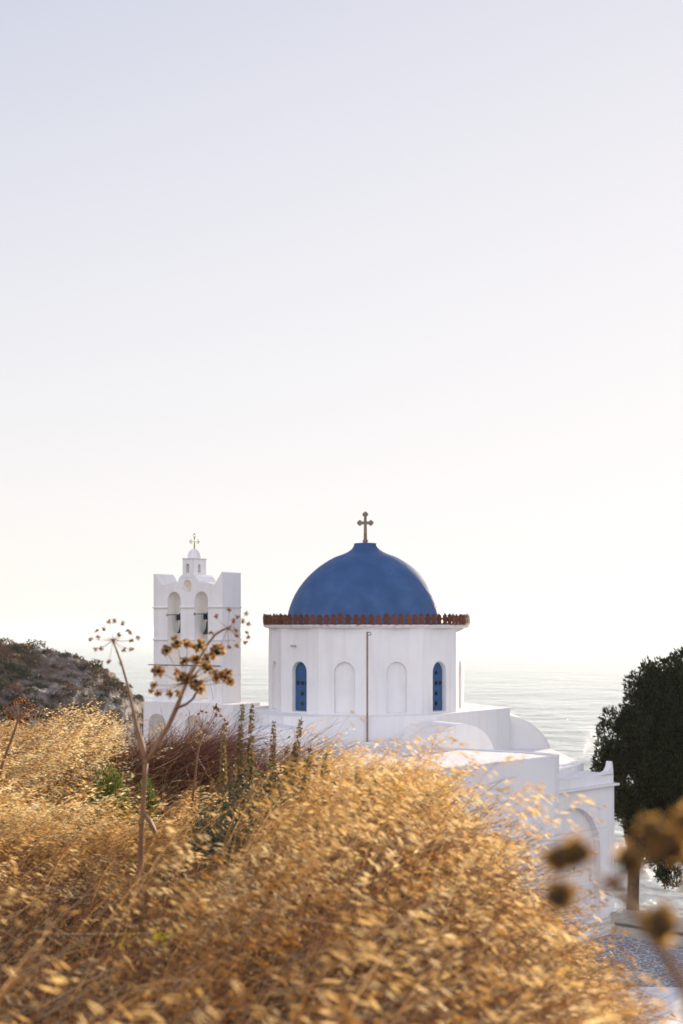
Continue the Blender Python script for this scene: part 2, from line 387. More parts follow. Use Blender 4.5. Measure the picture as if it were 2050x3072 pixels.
# scrub on the headland: low cushions of leaf-sized faces
tb = TB(); ns = 2100
for k in range(ns):
    j = rng.integers(20, nyh-70); i = rng.integers(5, nxh-20); b = HV[j, i]
    if (b[1] > 156): continue
    r = rng.uniform(.35, 1.1)*(1.5 if rng.random() < .12 else 1); nl = int(70*r*r)+30
    d = rdir(nl); d[:, 2] = np.abs(d[:, 2])*.65; q = b+d*r*rng.uniform(.6, 1, (nl, 1))
    base = np.array([(.030, .038, .018), (.055, .050, .025), (.13, .065, .035), (.085, .05, .033)][rng.choice(4, p=[.34, .2, .26, .2])])
    tb.leaves(q, rdir(nl), rdir(nl), rng.uniform(.15, .35, nl), rng.uniform(.12, .25, nl), base*rng.uniform(.7, 1.35, (nl, 1)))
tag(tb.build('headland_scrub', M['leaf']), 'low dark green and rust brown scrub covering the rocky headland', 'scrub', kind='stuff')

# ------------------------------------------------------------------ church
ch = empty('church', (0.70, 36, -8), 'whitewashed church with a large blue dome on a twelve sided drum', 'church')
CX, CY, RD, ROT = .70, 40., 2.75, R(1.5)
def dpt(a, r=RD): return (CX+r*math.sin(a), CY-r*math.cos(a))
drum = MB(); windows = []
for k in range(12):
    a0, a1 = ROT+k*PI/6, ROT+(k+1)*PI/6
    A, B = dpt(a0), dpt(a1); am = (a0+a1)/2
    d = Vector((B[0]-A[0], B[1]-A[1])); w = d.length; inn = (-math.sin(am), math.cos(am))
    mp = mapper(A, d, inn); win = (k % 3 == 1)
    drum.region([(0, -2.32), (w, -2.32), (w, .06), (0, .06)], [arch(w/2, .275, -2.225, -1.165)], mp, .3, through=False, hole_depth=.15 if win else .07, close=False)
    if win: windows.append((mp, w, k))
drum.build('drum', M['plaster'], ch)
for mp, w, k in windows:
    pn = MB(); out = arch(w/2, .262, -2.21, -1.17)
    pn.region(out, [], lambda s_, z, dd, mp=mp: mp(s_, z, .118+dd), .03)
    pane = pn.build('window', M['blue'], ch)
    for (dx, zz, mm, rr) in [(0, -1.19, 'star', .056), (-.165, -1.47, 'hole', .054), (0, -1.47, 'hole', .056), (.165, -1.47, 'hole', .054), (0, -1.755, 'hole', .054), (0, -2.02, 'redhole' if k in (10, 1) and mp is windows[-1][0] else 'hole', .056)]:
        if mm == 'star' and k == 1: mm = 'hole'
        h = MB(); h.region(ellipse(w/2+dx, zz, rr, rr*1.05, 14), [], lambda s_, z, dd, mp=mp: mp(s_, z, .110+dd), .007)
        h.build('round_pane', M[mm], pane)
# eave ring
cor = MB(); prof = []
nseg = 360
rows = []
for (rr, zz, wv) in [(2.70, -.005, 0), (2.80, .022, .018), (2.85, .042, .020), (2.885, .060, .018), (2.90, .095, 0), (2.2, .12, 0)]:
    rows.append([(CX+(rr)*math.cos(2*PI*i/nseg), CY+rr*math.sin(2*PI*i/nseg), zz+wv*math.cos(2*PI*i*90/nseg)) for i in range(nseg)])
vs = [p for r_ in rows for p in r_]
cor.add(vs, [(j*nseg+i, j*nseg+(i+1) % nseg, (j+1)*nseg+(i+1) % nseg, (j+1)*nseg+i) for j in range(len(rows)-1) for i in range(nseg)])
cor.build('eaves', M['plaster'], ch)
# terracotta palmette tiles
half = [(.1003, 0), (.1003, .035), (.062, .055), (.048, .085), (.068, .115), (.096, .155), (.090, .195), (.062, .222), (.080, .262), (.055, .252), (.045, .288), (.02, .272), (0, .315)]
out = half+[(-a, b) for a, b in reversed(half[:-1])]
RT = 2.895
tile = None
for i in range(90):
    a = ROT+i*2*PI/90
    if tile is None:
        t = MB()
        t.region([(x, z) for x, z in out], [], lambda s_, z, dd: Vector((s_, dd, z)), .028)
        t.region([(x*.55, .07+z*.62) for x, z in out], [], lambda s_, z, dd: Vector((s_, dd-.014, z)), .013)
        tile = t.build('eaves_tile', M['terra']); ob = tile
    else:
        ob = tile.copy(); col.objects.link(ob)
    ob.parent = ch
    ob.location = Vector((CX+RT*math.sin(a), CY-RT*math.cos(a), .085+random.uniform(-.006, .006)))-Vector(ch.location)
    ob.rotation_euler = (random.uniform(-.10, .02), random.uniform(-.03, .03), a+random.uniform(-.05, .05))
    ob.scale = (random.uniform(.94, 1.04), 1, random.uniform(.92, 1.05))
# dome
dp = lerp_prof([(2.225, .08), (2.20, .25), (2.18, .417), (2.105, .682), (1.96, 1.007), (1.735, 1.33), (1.375, 1.677), (.94, 1.962), (.62, 2.09), (.45, 2.18), (.365, 2.267), (.328, 2.345), (.30, 2.389), (.0005, 2.40)], 5)
d_ = MB(); d_.lathe((CX-.02, CY, 0), dp, 96, wob=.010); d_.build('dome', M['dome'], ch, smooth=True)
# stone cross on the dome
cr = MB(); cx0 = CX-.03
def cbar(x0, z0, x1, z1, w0, w1):
    d = Vector((x1-x0, 0, z1-z0)); nrm = Vector((-d.z, 0, d.x)).normalized(); t = .05
    vs = []
    for y in (-t, t):
        for (x, z, w_) in ((x0, z0, w0), (x1, z1, w1)):
            for s_ in (-1, 1): vs.append(Vector((cx0+x, CY+y, 2.39+z))+nrm*w_*s_)
    cr.add(vs, [(0, 1, 3, 2), (4, 6, 7, 5), (0, 2, 6, 4), (1, 5, 7, 3), (0, 4, 5, 1), (2, 3, 7, 6)])
cbar(0, .02, 0, .80, .050, .036); cbar(-.14, .575, .14, .575, .038, .038)
for (x, z, r_) in [(0, .06, .075), (0, .81, .078), (-.155, .575, .075), (.155, .575, .075), (0, .575, .07)]:
    cr.add([(cx0+x+r_*(1+.12*math.cos(4*t_))*math.cos(t_), CY+y, 2.39+z+r_*(1+.12*math.cos(4*t_))*math.sin(t_)) for y in (-.062, .062) for t_ in [2*PI*i/12+PI/12 for i in range(12)]],
           [tuple(range(12)), tuple(range(23, 11, -1))]+[(i, (i+1) % 12, 12+(i+1) % 12, 12+i) for i in range(12)])
cr.build('dome_cross', M['stone'], ch)
# plinth, terrace block, body
pl = MB(); pl.prism([(-2.6, 40.5), (-2.2, 37.9), (-1.5, 36.8), (.64, 36.58), (2.5, 37.3), (4.82, 40.65), (3.73, 43.4), (-2.6, 43.4)], -6, -2.27); pl.build('plinth', M['plaster'], ch)
bd = MB(); bd.prism([(-3.0, 31.2), (.6, 28.6), (4.7, 33.1), (6.2, 36.4), (5.9, 43), (-2.9, 43), (-3.6, 37)], -8, -3.45); bd.build('nave_wall', M['plaster'], ch)
TB_POLY = [(4.904, 32.72), (5.065, 33.1), (4.4, 33.9), (2.74, 34.95), (1.5, 36.62), (.6, 36.5), (-1.25, 33.6), (-2.6, 31.2), (.55, 28.05)]
tr = MB(); tr.prism(TB_POLY, -8.05, -2.96); tr.build('terrace_block', M['plaster'], ch)
# rough lime lip round the terrace roof
lip = MB(); n_ = len(TB_POLY); cen = Vector((1.6, 33.2))
for i in range(n_):
    A, B = Vector(TB_POLY[i]), Vector(TB_POLY[(i+1) % n_]); L = (B-A).length; st = max(2, int(L/.07))
    t = (B-A).normalized(); nn = Vector((t.y, -t.x))
    if nn.dot((A+B)/2-cen) < 0: nn = -nn
    vs = []
    for k in range(st+1):
        q = A+(B-A)*k/st; h = .035+.022*noise.noise(Vector((q.x*9, q.y*9, 1))); w_ = .10+.03*noise.noise(Vector((q.x*6, q.y*6, 5)))
        for (off, z) in ((.004, -2.975), (.004, -2.96+h*.7), (-w_*.5, -2.96+h), (-w_, -2.957)): vs.append((q.x+nn.x*off, q.y+nn.y*off, z))
    lip.add(vs, [(k*4+a, k*4+a+1, k*4+5+a, k*4+4+a) for k in range(st) for a in range(3)])
lip.build('roof_lip', M['plaster'], ch)
def vault(name, c, ax, r, rz, z0, L, front=True):
    v = MB(); ax = Vector((ax[0], ax[1], 0)).normalized(); sd_ = Vector((-ax.y, ax.x, 0)); n_ = 28; vs = []
    for q in range(2):
        for i in range(n_+1):
            t = PI*i/n_; vs.append(Vector((c[0], c[1], z0))+ax*(L*q)+sd_*r*math.cos(t)+Vector((0, 0, rz*math.sin(t))))
    v.add(vs, [(i, i+1, n_+2+i, n_+1+i) for i in range(n_)]+[tuple(range(n_+1)), tuple(range(2*n_+1, n_, -1))])
    # skirt
    a, b = vs[0], vs[n_]; D = Vector((0, 0, -2))
    v.add([a, b, b+D, a+D, a+ax*L, b+ax*L, b+ax*L+D, a+ax*L+D], [(0, 1, 2, 3), (4, 5, 6, 7), (0, 3, 7, 4), (1, 2, 6, 5)])
    return v.build(name, M['plaster'], ch)
vault('barrel_vault', (4.56, 40.9), (0, 1), 1.56, 1.5, -3.97, 2.6)
vault('barrel_vault', (3.05, 35.9), (-.5, .87), 1.02, .92, -3.33, 2.2)
vault('barrel_vault', (-1.55, 35.3), (-.1, 1), 1.35, .95, -3.42, 2.5)
# wall with the blind arch
nC = Vector((.72, -.69)).normalized(); dC = Vector((.69, .72)).normalized(); RC = Vector((6.71, 35.0)); WL = 3.2; LC = RC-dC*WL
mpC = mapper(LC, dC, -nC)
wc = MB(); wc.region([(0, -8), (WL, -8), (WL, -3.86), (0, -3.86)], [arch(1.42, 1.16, -7.45, -5.42, 22)], mpC, 2.4, through=False, hole_depth=.16)
wc.build('side_wall', M['plaster'], ch)
imp = MB(); imp.slab(mpC(1.42+1.10, -5.44, .10), (*dC, 0), (*nC, 0), (0, 0, 1), .055, .05, .03); imp.build('impost', M['plaster'], ch); imp = MB(); imp.slab(mpC(1.42+1.12, -5.60, .12), (*dC, 0), (*nC, 0), (0, 0, 1), .038, .035, .012); imp.build('impost', M['plaster'], ch)
cc = MB()
cc.slab(mpC(WL/2+.03, -3.835, 1.15), (*dC, 0), (*nC, 0), (0, 0, 1), WL/2+.07, 1.24, .028)
cc.slab(mpC(WL/2, -3.69, 1.2), (*dC, 0), (*nC, 0), (0, 0, 1), WL/2+.002, 1.18, .115)
cc.build('cornice', M['plaster'], ch)
hn = MB()
hn.region([(WL-.55, -3.60), (WL+.0, -3.60), (WL-.005, -3.50), (WL-.02, -3.40), (WL-.06, -3.27), (WL-.075, -3.27), (WL-.10, -3.36), (WL-.14, -3.43), (WL-.22, -3.50), (WL-.36, -3.53), (WL-.5, -3.56)], [], lambda s_, z, dd: mpC(s_, z, .02+dd), .16)
hn.build('corner_horn', M['plaster'], ch)
sb = MB(); sb.prism([(4.6, 35.4), (5.55, 35.7), (5.97, 36.1), (5.9, 37.6), (4.6, 37.6)], -5, -3.42); sb.build('roof_step', M['plaster'], ch)
# drainpipe on the drum's front corner
pA = dpt(ROT, RD+.055); pp = MB(); xq = W(1101, 1900, pA[1]).x
pp.tube([(xq, 36.52, -.09), (xq, 36.52, -2.93)], .026, 10)
for z in (-.55, -1.6, -2.4): pp.slab((xq, 36.55 if z < -2.3 else 36.8, z), (1, 0, 0), (0, 1, 0), (0, 0, 1), .012, .06 if z < -2.3 else .3, .012)
pipe = pp.build('drainpipe', M['pipe'], ch, smooth=False)
hk = MB(); hk.tube([(xq+.01, 36.5, -.10), (xq+.07, 36.5, -.10), (xq+.095, 36.5, -.13), (xq+.085, 36.5, -.17), (xq+.03, 36.5, -.175)], .010, 6); hk.build('hook', M['navy'], pipe)
# spout on the drum
k = 10; a0, a1 = ROT+k*PI/6, ROT+(k+1)*PI/6; A = Vector(dpt(a0)); B = Vector(dpt(a1)); am = (a0+a1)/2
q = A+(B-A)*.40; o2 = Vector((math.sin(am), -math.cos(am))); sp = MB()
sp.tube([(q.x-.02*o2.x, q.y-.02*o2.y, -.47), (q.x+.18*o2.x, q.y+.18*o2.y, -.475)], .032, 8); sp.build('spout', M['mortar'], ch)

# ------------------------------------------------------------------ bell tower
th = R(33); P0 = Vector((-3.337, 40.0)); WT, DT = 2.54, .835
e1 = Vector((math.cos(th), -math.sin(th))); e2 = Vector((math.sin(th), math.cos(th))); LT = P0-e1*WT
bt = empty('bell_tower', (LT.x+e1.x*WT/2+e2.x*DT/2, LT.y+e1.y*WT/2+e2.y*DT/2, -8), 'white two arched bell tower with pointed shoulders and a tiny cupola', 'bell tower')
mt = mapper(LT, e1, e2)
BH = Vector((*e1, 0)), Vector((*e2, 0)), Vector((0, 0, 1))
c0 = WT/2
top = [(WT, 1.585), (WT*.985, 1.582), (WT*.88, 1.235), (WT*.84, 1.262), (WT*.78, 1.30), (WT*.72, 1.315), (WT*.655, 1.315)]
top += [(c0+.36*math.cos(t), 1.30+.285*math.sin(t)) for t in [PI*i/14 for i in range(0, 15)]]
top += [(WT*.345, 1.315), (WT*.28, 1.315), (WT*.22, 1.30), (WT*.16, 1.262), (WT*.12, 1.235), (WT*.015, 1.582), (0, 1.585)]
tw = MB()
tw.region([(0, -2.14), (WT, -2.14)]+top, [arch(.77, .235, -2.05, .815, 16), arch(1.77, .235, -2.05, .815, 16), ellipse(c0-.01, 1.215, .155, .18)], mt, DT)
tw.build('wall', M['plaster'], bt)
for z in (.60, -.33):
    for a, b in ((-.035, .53), (1.01, 1.53), (2.01, WT+.035)):
        md = MB(); md.slab(mt((a+b)/2, z, 0), *BH, (b-a)/2, .035, .018); md.build('moulding', M['plaster'], bt)
    md = MB(); md.slab(mt(WT, z, DT/2+.017), *BH, .035, DT/2-.018, .0175); md.build('moulding', M['plaster'], bt)
md = MB(); md.slab(mt(WT, -1.33, DT/2), *BH, .010, DT/2+.01, .012); md.build('moulding', M['plaster'], bt)
bs = MB()
def tw_xy(s_, d): v = mt(s_, 0, d); return (v.x, v.y)
bs.prism([tw_xy(-.13, -.3), tw_xy(WT+.6, -.3), tw_xy(WT+.6, .95), tw_xy(-.13, .95)], -8, -2.12); 
bs.prism([tw_xy(WT+.1, .2), tw_xy(WT+.85, .3), tw_xy(WT+.85, 2.6), tw_xy(WT+.1, 2.6)], -8, -2.20); bs.build('tower_base', M['plaster'], bt)
for s_ in (.40, 1.75):
    ar = MB()
    ar.region(arch(s_, .30, -3.6, -2.75, 14), [], lambda a, z, dd: mt(a, z, -.335+dd), .034)
    ar.build('relief_arch', M['mortar'], bt)
rod = MB(); a, b = mt(-.16, -1.06, -.05), mt(WT-.05, -1.06, -.05); rod.tube([a, b], .013, 8); rod.build('tie_rod', M['navy'], bt)
# bells
def bell(s_, r_, zt, hgt):
    c = mt(s_, zt, DT*.5)
    b = MB(); pr = [(r_*1.0, 0), (r_*.98, .02), (r_*.80, hgt*.16), (r_*.62, hgt*.42), (r_*.54, hgt*.72), (r_*.48, hgt*.88), (r_*.28, hgt*.98), (.0005, hgt)]
    b.lathe((c.x, c.y, c.z-hgt), pr, 28)
    bo = b.build('bell', M['bronze'], bt, smooth=True)
    y = MB(); y.slab((c.x, c.y, c.z+.085), *BH, .21, .05, .075); y.slab((c.x, c.y, c.z+.185), *BH, .10, .045, .03)
    y.slab((c.x, c.y, c.z-.005), *BH, .06, .04, .03)
    for k in range(6): y.tube([(c.x+e1.x*(-.19+.075*k), c.y+e1.y*(-.19+.075*k), c.z-.01), (c.x+e1.x*(-.19+.075*k)-e2.x*.06, c.y+e1.y*(-.19+.075*k)-e2.y*.06, c.z+.10)], .022, 6)
    y.slab((c.x, c.y, c.z+.13), *BH, .235, .02, .02)
    y.build('yoke', M['navy'], bo)
    l = MB(); f = mt(s_-.235, 0, -.03); A_ = Vector((c.x, c.y, c.z+.17)); B_ = mt(s_-.057, c.z+.155, -.20)
    l.tube([A_, B_], .013, 6)
    rr = .032; ee = (B_-A_).normalized(); cc_ = B_+ee*rr
    l.tube([cc_+ee*rr*math.cos(2*PI*i/12)+Vector((0, 0, 1))*rr*math.sin(2*PI*i/12) for i in range(13)], .010, 6)
    l.slab(A_+Vector((0, 0, -.02)), *BH, .03, .03, .07)
    l.build('lever', M['navy'], bo)
bell(1.77, .23, .25, .42); bell(.77, .185, .23, .37)
# lantern
lw, ld = .355, .62
la = MB(); z0, z1 = 1.45, 1.985
def side(P, d, inn, w):
    mp_ = mapper(P, d, inn); la.region([(0, z0), (w, z0), (w, z1), (0, z1)], [arch(w/2, .052, 1.60, 1.80, 10)], mp_, .06)
c_ = c0
pf = mt(c_-lw/2, 0, -.006); side((pf.x, pf.y), e1, e2, lw)
pb = mt(c_-lw/2, 0, ld); side((pb.x, pb.y), e1, -e2, lw)
pr_ = mt(c_+lw/2, 0, .06); side((pr_.x, pr_.y), e2, -e1, ld-.12)
pl_ = mt(c_-lw/2, 0, .06); side((pl_.x, pl_.y), e2, e1, ld-.12)
la.slab(mt(c_, z1+.012, ld/2), *BH, lw/2+.018, ld/2+.018, .014)
lan = la.build('lantern', M['plaster'], bt)
cu = MB(); cc_ = mt(c_, 0, ld/2); cu.lathe((cc_.x, cc_.y, 0), [(.205, 1.99), (.20, 2.08), (.175, 2.17), (.13, 2.235), (.07, 2.275), (.0005, 2.29)], 28); cu.build('cupola', M['plaster'], lan, smooth=True)
mc = MB(); b = Vector((cc_.x, cc_.y, 2.27)); mc.tube([b, b+Vector((0, 0, .20))], .020, 8); mc.tube([b+Vector((0, 0, .2)), b+Vector((0, 0, .34))], .008, 6)
ex = Vector((1, 0, 0)); ez = Vector((0, 0, 1))
mc.tube([b+Vector((-.07, 0, .225)), b+Vector((.07, 0, .225))], .006, 6); mc.tube([b+Vector((0, 0, .29)), b+Vector((0, 0, .36))], .019, 8)
def ringp(c, r_, a0=0, a1=2*PI):
    mc.tube([c+ex*r_*math.cos(a0+(a1-a0)*i/10)+ez*r_*1.15*math.sin(a0+(a1-a0)*i/10) for i in range(11)], .0075, 5)
ringp(b+Vector((0, 0, .40)), .034); ringp(b+Vector((0, 0, .445)), .016)
for s_ in (-1, 1):
    for dz in (.028, -.028): ringp(b+Vector((s_*.098, 0, .225+dz)), .026)
    ringp(b+Vector((s_*.125, 0, .225)), .018)
mc.build('metal_cross', M['olive_metal'], lan)

# ------------------------------------------------------------------ low wall, courtyard
lwall = MB(); q0 = Vector((6.80, 35.05)); dn = Vector((.75, -.66)).normalized(); pn_ = Vector((dn.y, -dn.x))*-1
c = q0+dn*2.7
E = (Vector((*dn, 0)), Vector((*pn_, 0)), Vector((0, 0, 1)))
lo = empty('low_wall', (c.x, c.y, -7.6), 'low sunlit parapet wall with a flat coping beside the courtyard', 'wall')
cp = MB(); cp.slab((c.x, c.y, -7.07), *E, 2.7, .27, .115); cp.build('coping', M['mortar'], lo)
cp = MB(); cp.slab((c.x+pn_.x*.06, c.y+pn_.y*.06, -7.42), *E, 2.69, .17, .234); cp.slab((c.x-pn_.x*.2, c.y-pn_.y*.2, -7.44), *E, 2.68, .12, .17); cp.build('wall_base', M['mortar'], lo)
m, n, o_ = new_mat('painted_flagstones')
p = N(n, 'ShaderNodeBsdfPrincipled'); p.inputs['Roughness'].default_value = .7
tc = N(n, 'ShaderNodeTexCoord'); vo = N(n, 'ShaderNodeTexVoronoi', feature='DISTANCE_TO_EDGE'); vo.inputs['Scale'].default_value = 6.5; n.links.new(tc.outputs['Object'], vo.inputs['Vector'])
rj = ramp(n, vo.outputs[0], [(.05, (1, 1, 1)), (.09, (0, 0, 0))]); ns_ = noise_node(n, 3, 6); rs = ramp(n, ns_.outputs[0], [(.3, (.14, .145, .16)), (.7, (.26, .26, .28))])
mx = N(n, 'ShaderNodeMixRGB'); n.links.new(rj.outputs[0], mx.inputs[0]); n.links.new(rs.outputs[0], mx.inputs[1]); mx.inputs[2].default_value = (.55, .54, .53, 1)
n.links.new(mx.outputs[0], p.inputs['Base Color']); bu = N(n, 'ShaderNodeBump'); bu.inputs['Distance'].default_value = .03; n.links.new(vo.outputs[0], bu.inputs['Height']); n.links.new(bu.outputs[0], p.inputs['Normal'])
n.links.new(p.outputs[0], o_.inputs[0]); M['flag'] = m
cy = MB(); cy.prism([(2.5, 28.2), (11.5, 28.2), (11.5, 31.2), (6.9, 35.6), (4.5, 34)], -7.9, -7.5); structure(cy.build('courtyard_paving', M['flag']))
cs = MB(); cs.prism([(2.5, 22.5), (11.5, 22.5), (11.5, 28.9), (2.5, 29.4)], -8.2, -7.36); structure(cs.build('courtyard_step', M['plaster']))

# ------------------------------------------------------------------ tree
tY = 38.3; pm = FP/tY; tcu = 2085
sil = [(1925, 60), (1945, 20), (1958, 0), (1962, 70), (1975, 106), (1990, 140), (2010, 160), (2035, 200), (2085, 203), (2120, 215), (2135, 262), (2180, 270), (2224, 282), (2265, 296), (2300, 294), (2400, 285), (2480, 262), (2540, 225), (2600, 150), (2660, 90), (2690, 20)]
sv = np.array([a for a, b in sil][2:]); sr = np.array([b for a, b in sil][2:])/pm
tree = empty('cypress_tree', tuple(W(1900, 2785, tY)), 'dark dense broad evergreen tree with a bare trunk behind the low wall', 'tree')
tk = MB(); b0 = W(1900, 2800, tY); 
tk.tube([b0, W(1899, 2700, tY), W(1902, 2600, tY), W(1930, 2480, tY)+Vector((0, .1, 0)), W(1985, 2350, tY), W(2030, 2200, tY), W(2060, 2050, tY)], [.20, .165, .16, .15, .12, .08, .03], 12)
tk.tube([W(1902, 2600, tY), W(1880, 2480, tY), W(1870, 2350, tY), W(1880, 2200, tY)], [.12, .10, .07, .03], 8)
tk.tube([W(1930, 2480, tY), W(2030, 2430, tY+.5), W(2120, 2330, tY+.8), W(2180, 2150, tY+.8)], [.12, .09, .07, .03], 8)
tk.build('trunk', M['bark'], tree, smooth=True)
tb = TB(); cx_ = W(tcu, 0, tY).x
lumps = [(1835, 2138, 26), (1872, 2132, 22), (1818, 2186, 26), (1903, 2052, 30), (1893, 2088, 17), (1937, 2017, 24), (1953, 1993, 16), (1985, 1990, 22), (2017, 1976, 20), (2046, 1970, 22), (2080, 1962, 22), (1796, 2268, 17), (1803, 2305, 17), (1790, 2290, 12), (1835, 2250, 32), (1860, 2170, 26), (1925, 2090, 40), (1778, 2316, 10), (1806, 2232, 20), (1985, 2610, 24), (2010, 2600, 30)]
for k in range(780+len(lumps)*3):
    v = rng.uniform(2030, 2560); rr = max(.1, np.interp(v, sv, sr)-.30); a = rng.uniform(0, 2*PI)
    inner = rng.random() < .33
    cr_ = rng.uniform(.16, .36) if not inner else rng.uniform(.3, .5)
    lump = 1+.07*math.sin(3*a+v*.013)+.05*math.sin(7*a-v*.02)
    rad = max(0, rr*lump-cr_*.75)*(rng.uniform(.3, .85) if inner else rng.uniform(.93, 1.02))
    c = np.array([cx_+rad*math.cos(a), tY+.72*rad*math.sin(a), (1885-v)/pm])
    if v > 2540 and c[0] < W(1930, 0, tY).x: continue
    if k >= 780:
        lu, lv, lr = lumps[(k-780)//3]; c = np.array(W(lu, lv+12, tY+rng.uniform(-.35, .35)))+rng.normal(size=3)*.05; cr_ = lr/pm*1.05
        if (k-780) % 3 == 2: c = c+(np.array(W(2020, lv+40, tY))-c)*.28; cr_ *= .9
    nl = int(170*(cr_/.3)**2)
    d = rdir(nl)*np.array([1, 1, 1.25]); q = c+d*cr_*(rng.uniform(.25, 1, (nl, 1))**.6)
    dd = unit(rdir(nl)*.7+d*.6+np.array([0, 0, .7]))
    cc = np.array((.019, .022, .007))*rng.uniform(.4, 1.9, (nl, 1))*rng.uniform(.6, 1.5)
    tb.leaves(q, dd, unit(np.cross(dd, rdir(nl))), rng.uniform(.07, .16, nl), rng.uniform(.03, .065, nl), cc)
tb.build('crown', M['leaf'], tree)

# ------------------------------------------------------------------ grass
def in_view(nw, y0, y1, pw=.8, xr=.27, pad=.35):
    u_ = rng.random(nw); e = 2-pw
    y = (y0**e+u_*(y1**e-y0**e))**(1/e)
    hw = xr*y+pad; x = rng.uniform(-1, 1, nw)*hw
    keep = y < edge(x)+1.2
    return x[keep], y[keep]
def patch(x, y, s, ph): return .5+.5*np.sin(x*s+ph+1.3*np.sin(y*s*.7+ph*2))*np.cos(y*s*.8+ph*1.7+np.sin(x*s*1.1))
def oats(tb, x, y, hmul=1., nsp=16, small=1., tz=None):
    n_ = len(x); ln = rng.normal(.27, .08, n_); ly = rng.normal(-.02, .1, n_)      # x, y are where the tips hang
    g = G(x-ln, y-ly); tipz = T(x, y)+tuft(x, y)+rng.normal(-.03, .055, n_)*hmul+np.where(rng.random(n_) < .10, rng.uniform(.04, .20, n_), 0); dz = tipz-g; ar_ = .14*rng.uniform(.3, 1, n_)
    if tz is not None: dz = tz-g; ar_ = ar_*.5
    base = np.stack([x-ln, y-ly, g], 1)
    ts = np.array([0, .3, .55, .75, .9, 1.])
    def curve(t):
        return base[:, None]+np.stack([ln[:, None]*t**2.0, ly[:, None]*t**2, dz[:, None]*t+ar_[:, None]*(t-t**4)*1.6], -1)
    pt = curve(np.broadcast_to(ts, (n_, 6)))
    pal = np.array([(.40, .22, .09), (.32, .16, .06), (.50, .32, .15), (.24, .11, .045)])
    cst = pal[rng.integers(0, 4, n_)]*rng.uniform(.8, 1.15, (n_, 1))
    side = unit(np.cross(unit(pt[:, -1]-pt[:, 0]), rdir(n_)))
    wd = np.linspace(.0030, .0011, 6)[None]*rng.uniform(.8, 1.2, (n_, 1))
    tb.ribbons(pt, wd, side, cst)
    # spikelets
    t = 1-.42*rng.random((n_, nsp))**1.2; pos = curve(t)
    wind = unit(np.stack([np.full(n_, .86), rng.normal(0, .22, n_), rng.normal(-.10, .26, n_)+np.where(y < 6.5, -.34, .04)], 1))
    off = rng.normal(size=(n_, nsp, 3))*np.array([.009, .013, .009])*small
    off += wind[:, None]*rng.uniform(.005, .05, (n_, nsp, 1))*small
    sp_ = (pos+off).reshape(-1, 3); pos = pos.reshape(-1, 3)
    D = unit(np.repeat(wind, nsp, 0)+rng.normal(size=(n_*nsp, 3))*.15)
    L = rng.uniform(.020, .035, n_*nsp)*small; Wd = L*rng.uniform(.09, .145, n_*nsp)
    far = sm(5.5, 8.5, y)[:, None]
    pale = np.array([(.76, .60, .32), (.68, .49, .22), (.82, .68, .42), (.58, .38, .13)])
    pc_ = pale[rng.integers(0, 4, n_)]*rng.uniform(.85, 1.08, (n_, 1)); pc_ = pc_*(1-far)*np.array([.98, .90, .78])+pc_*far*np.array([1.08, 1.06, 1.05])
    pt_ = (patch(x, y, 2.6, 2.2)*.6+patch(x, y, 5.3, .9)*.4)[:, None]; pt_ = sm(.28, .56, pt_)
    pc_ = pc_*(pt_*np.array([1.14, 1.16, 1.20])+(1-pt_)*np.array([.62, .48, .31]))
    cs_ = np.repeat(np.minimum(pc_, .9), nsp, 0)*rng.uniform(.85, 1.1, (n_*nsp, 1))
    S = unit(np.cross(D, rdir(len(D))))
    Nn = unit(np.cross(D, S))
    D1 = unit(D+Nn*.15); D2 = unit(D-Nn*.15)
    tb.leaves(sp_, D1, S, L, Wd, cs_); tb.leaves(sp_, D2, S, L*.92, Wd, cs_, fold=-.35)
    # pedicels
    tb.ribbons(np.stack([pos, sp_], 1), np.full((n_*nsp, 2), .0007), S, np.repeat(cst, nsp, 0))
def oat_keep(x, y):
    """where the oats stand thick: not under the broom, thin in the brown hollow at the near left"""
    u_ = 1025+x/y*FP
    k = .30+.85*patch(x, y, 1.7, .4)
    k = k*(1-.78*(1-sm(-.55, -.05, x+.02*y))*(1-sm(4.6, 6.2, y)))
    k = k*(1-.76*(1-sm(3.0, 4.4, y)))*(1-.2*(1-sm(5.5, 7, y)))
    k = k*np.where((u_ > 380) & (u_ < 930) & (y > 9.3), .04, 1)
    k = k*np.where((u_ > 620) & (u_ < 900) & (y > 6.4), .45, 1)
    return rng.random(len(x)) < k
tb = TB()
x, y = in_view(5200, 2.3, 14.2, pw=.70); k_ = oat_keep(x, y); oats(tb, x[k_], y[k_], nsp=14)
x, y = in_view(6200, 7.0, 13.6, pw=.9, xr=.25); k_ = oat_keep(x, y); oats(tb, x[k_], y[k_], nsp=14)
x, y = in_view(700, 2.6, 7.5, pw=1.0, xr=.22)       # thicker on the crest to the right
k_ = (x > -.45) & (x < 1.1); oats(tb, x[k_], y[k_], 1.35, nsp=18)
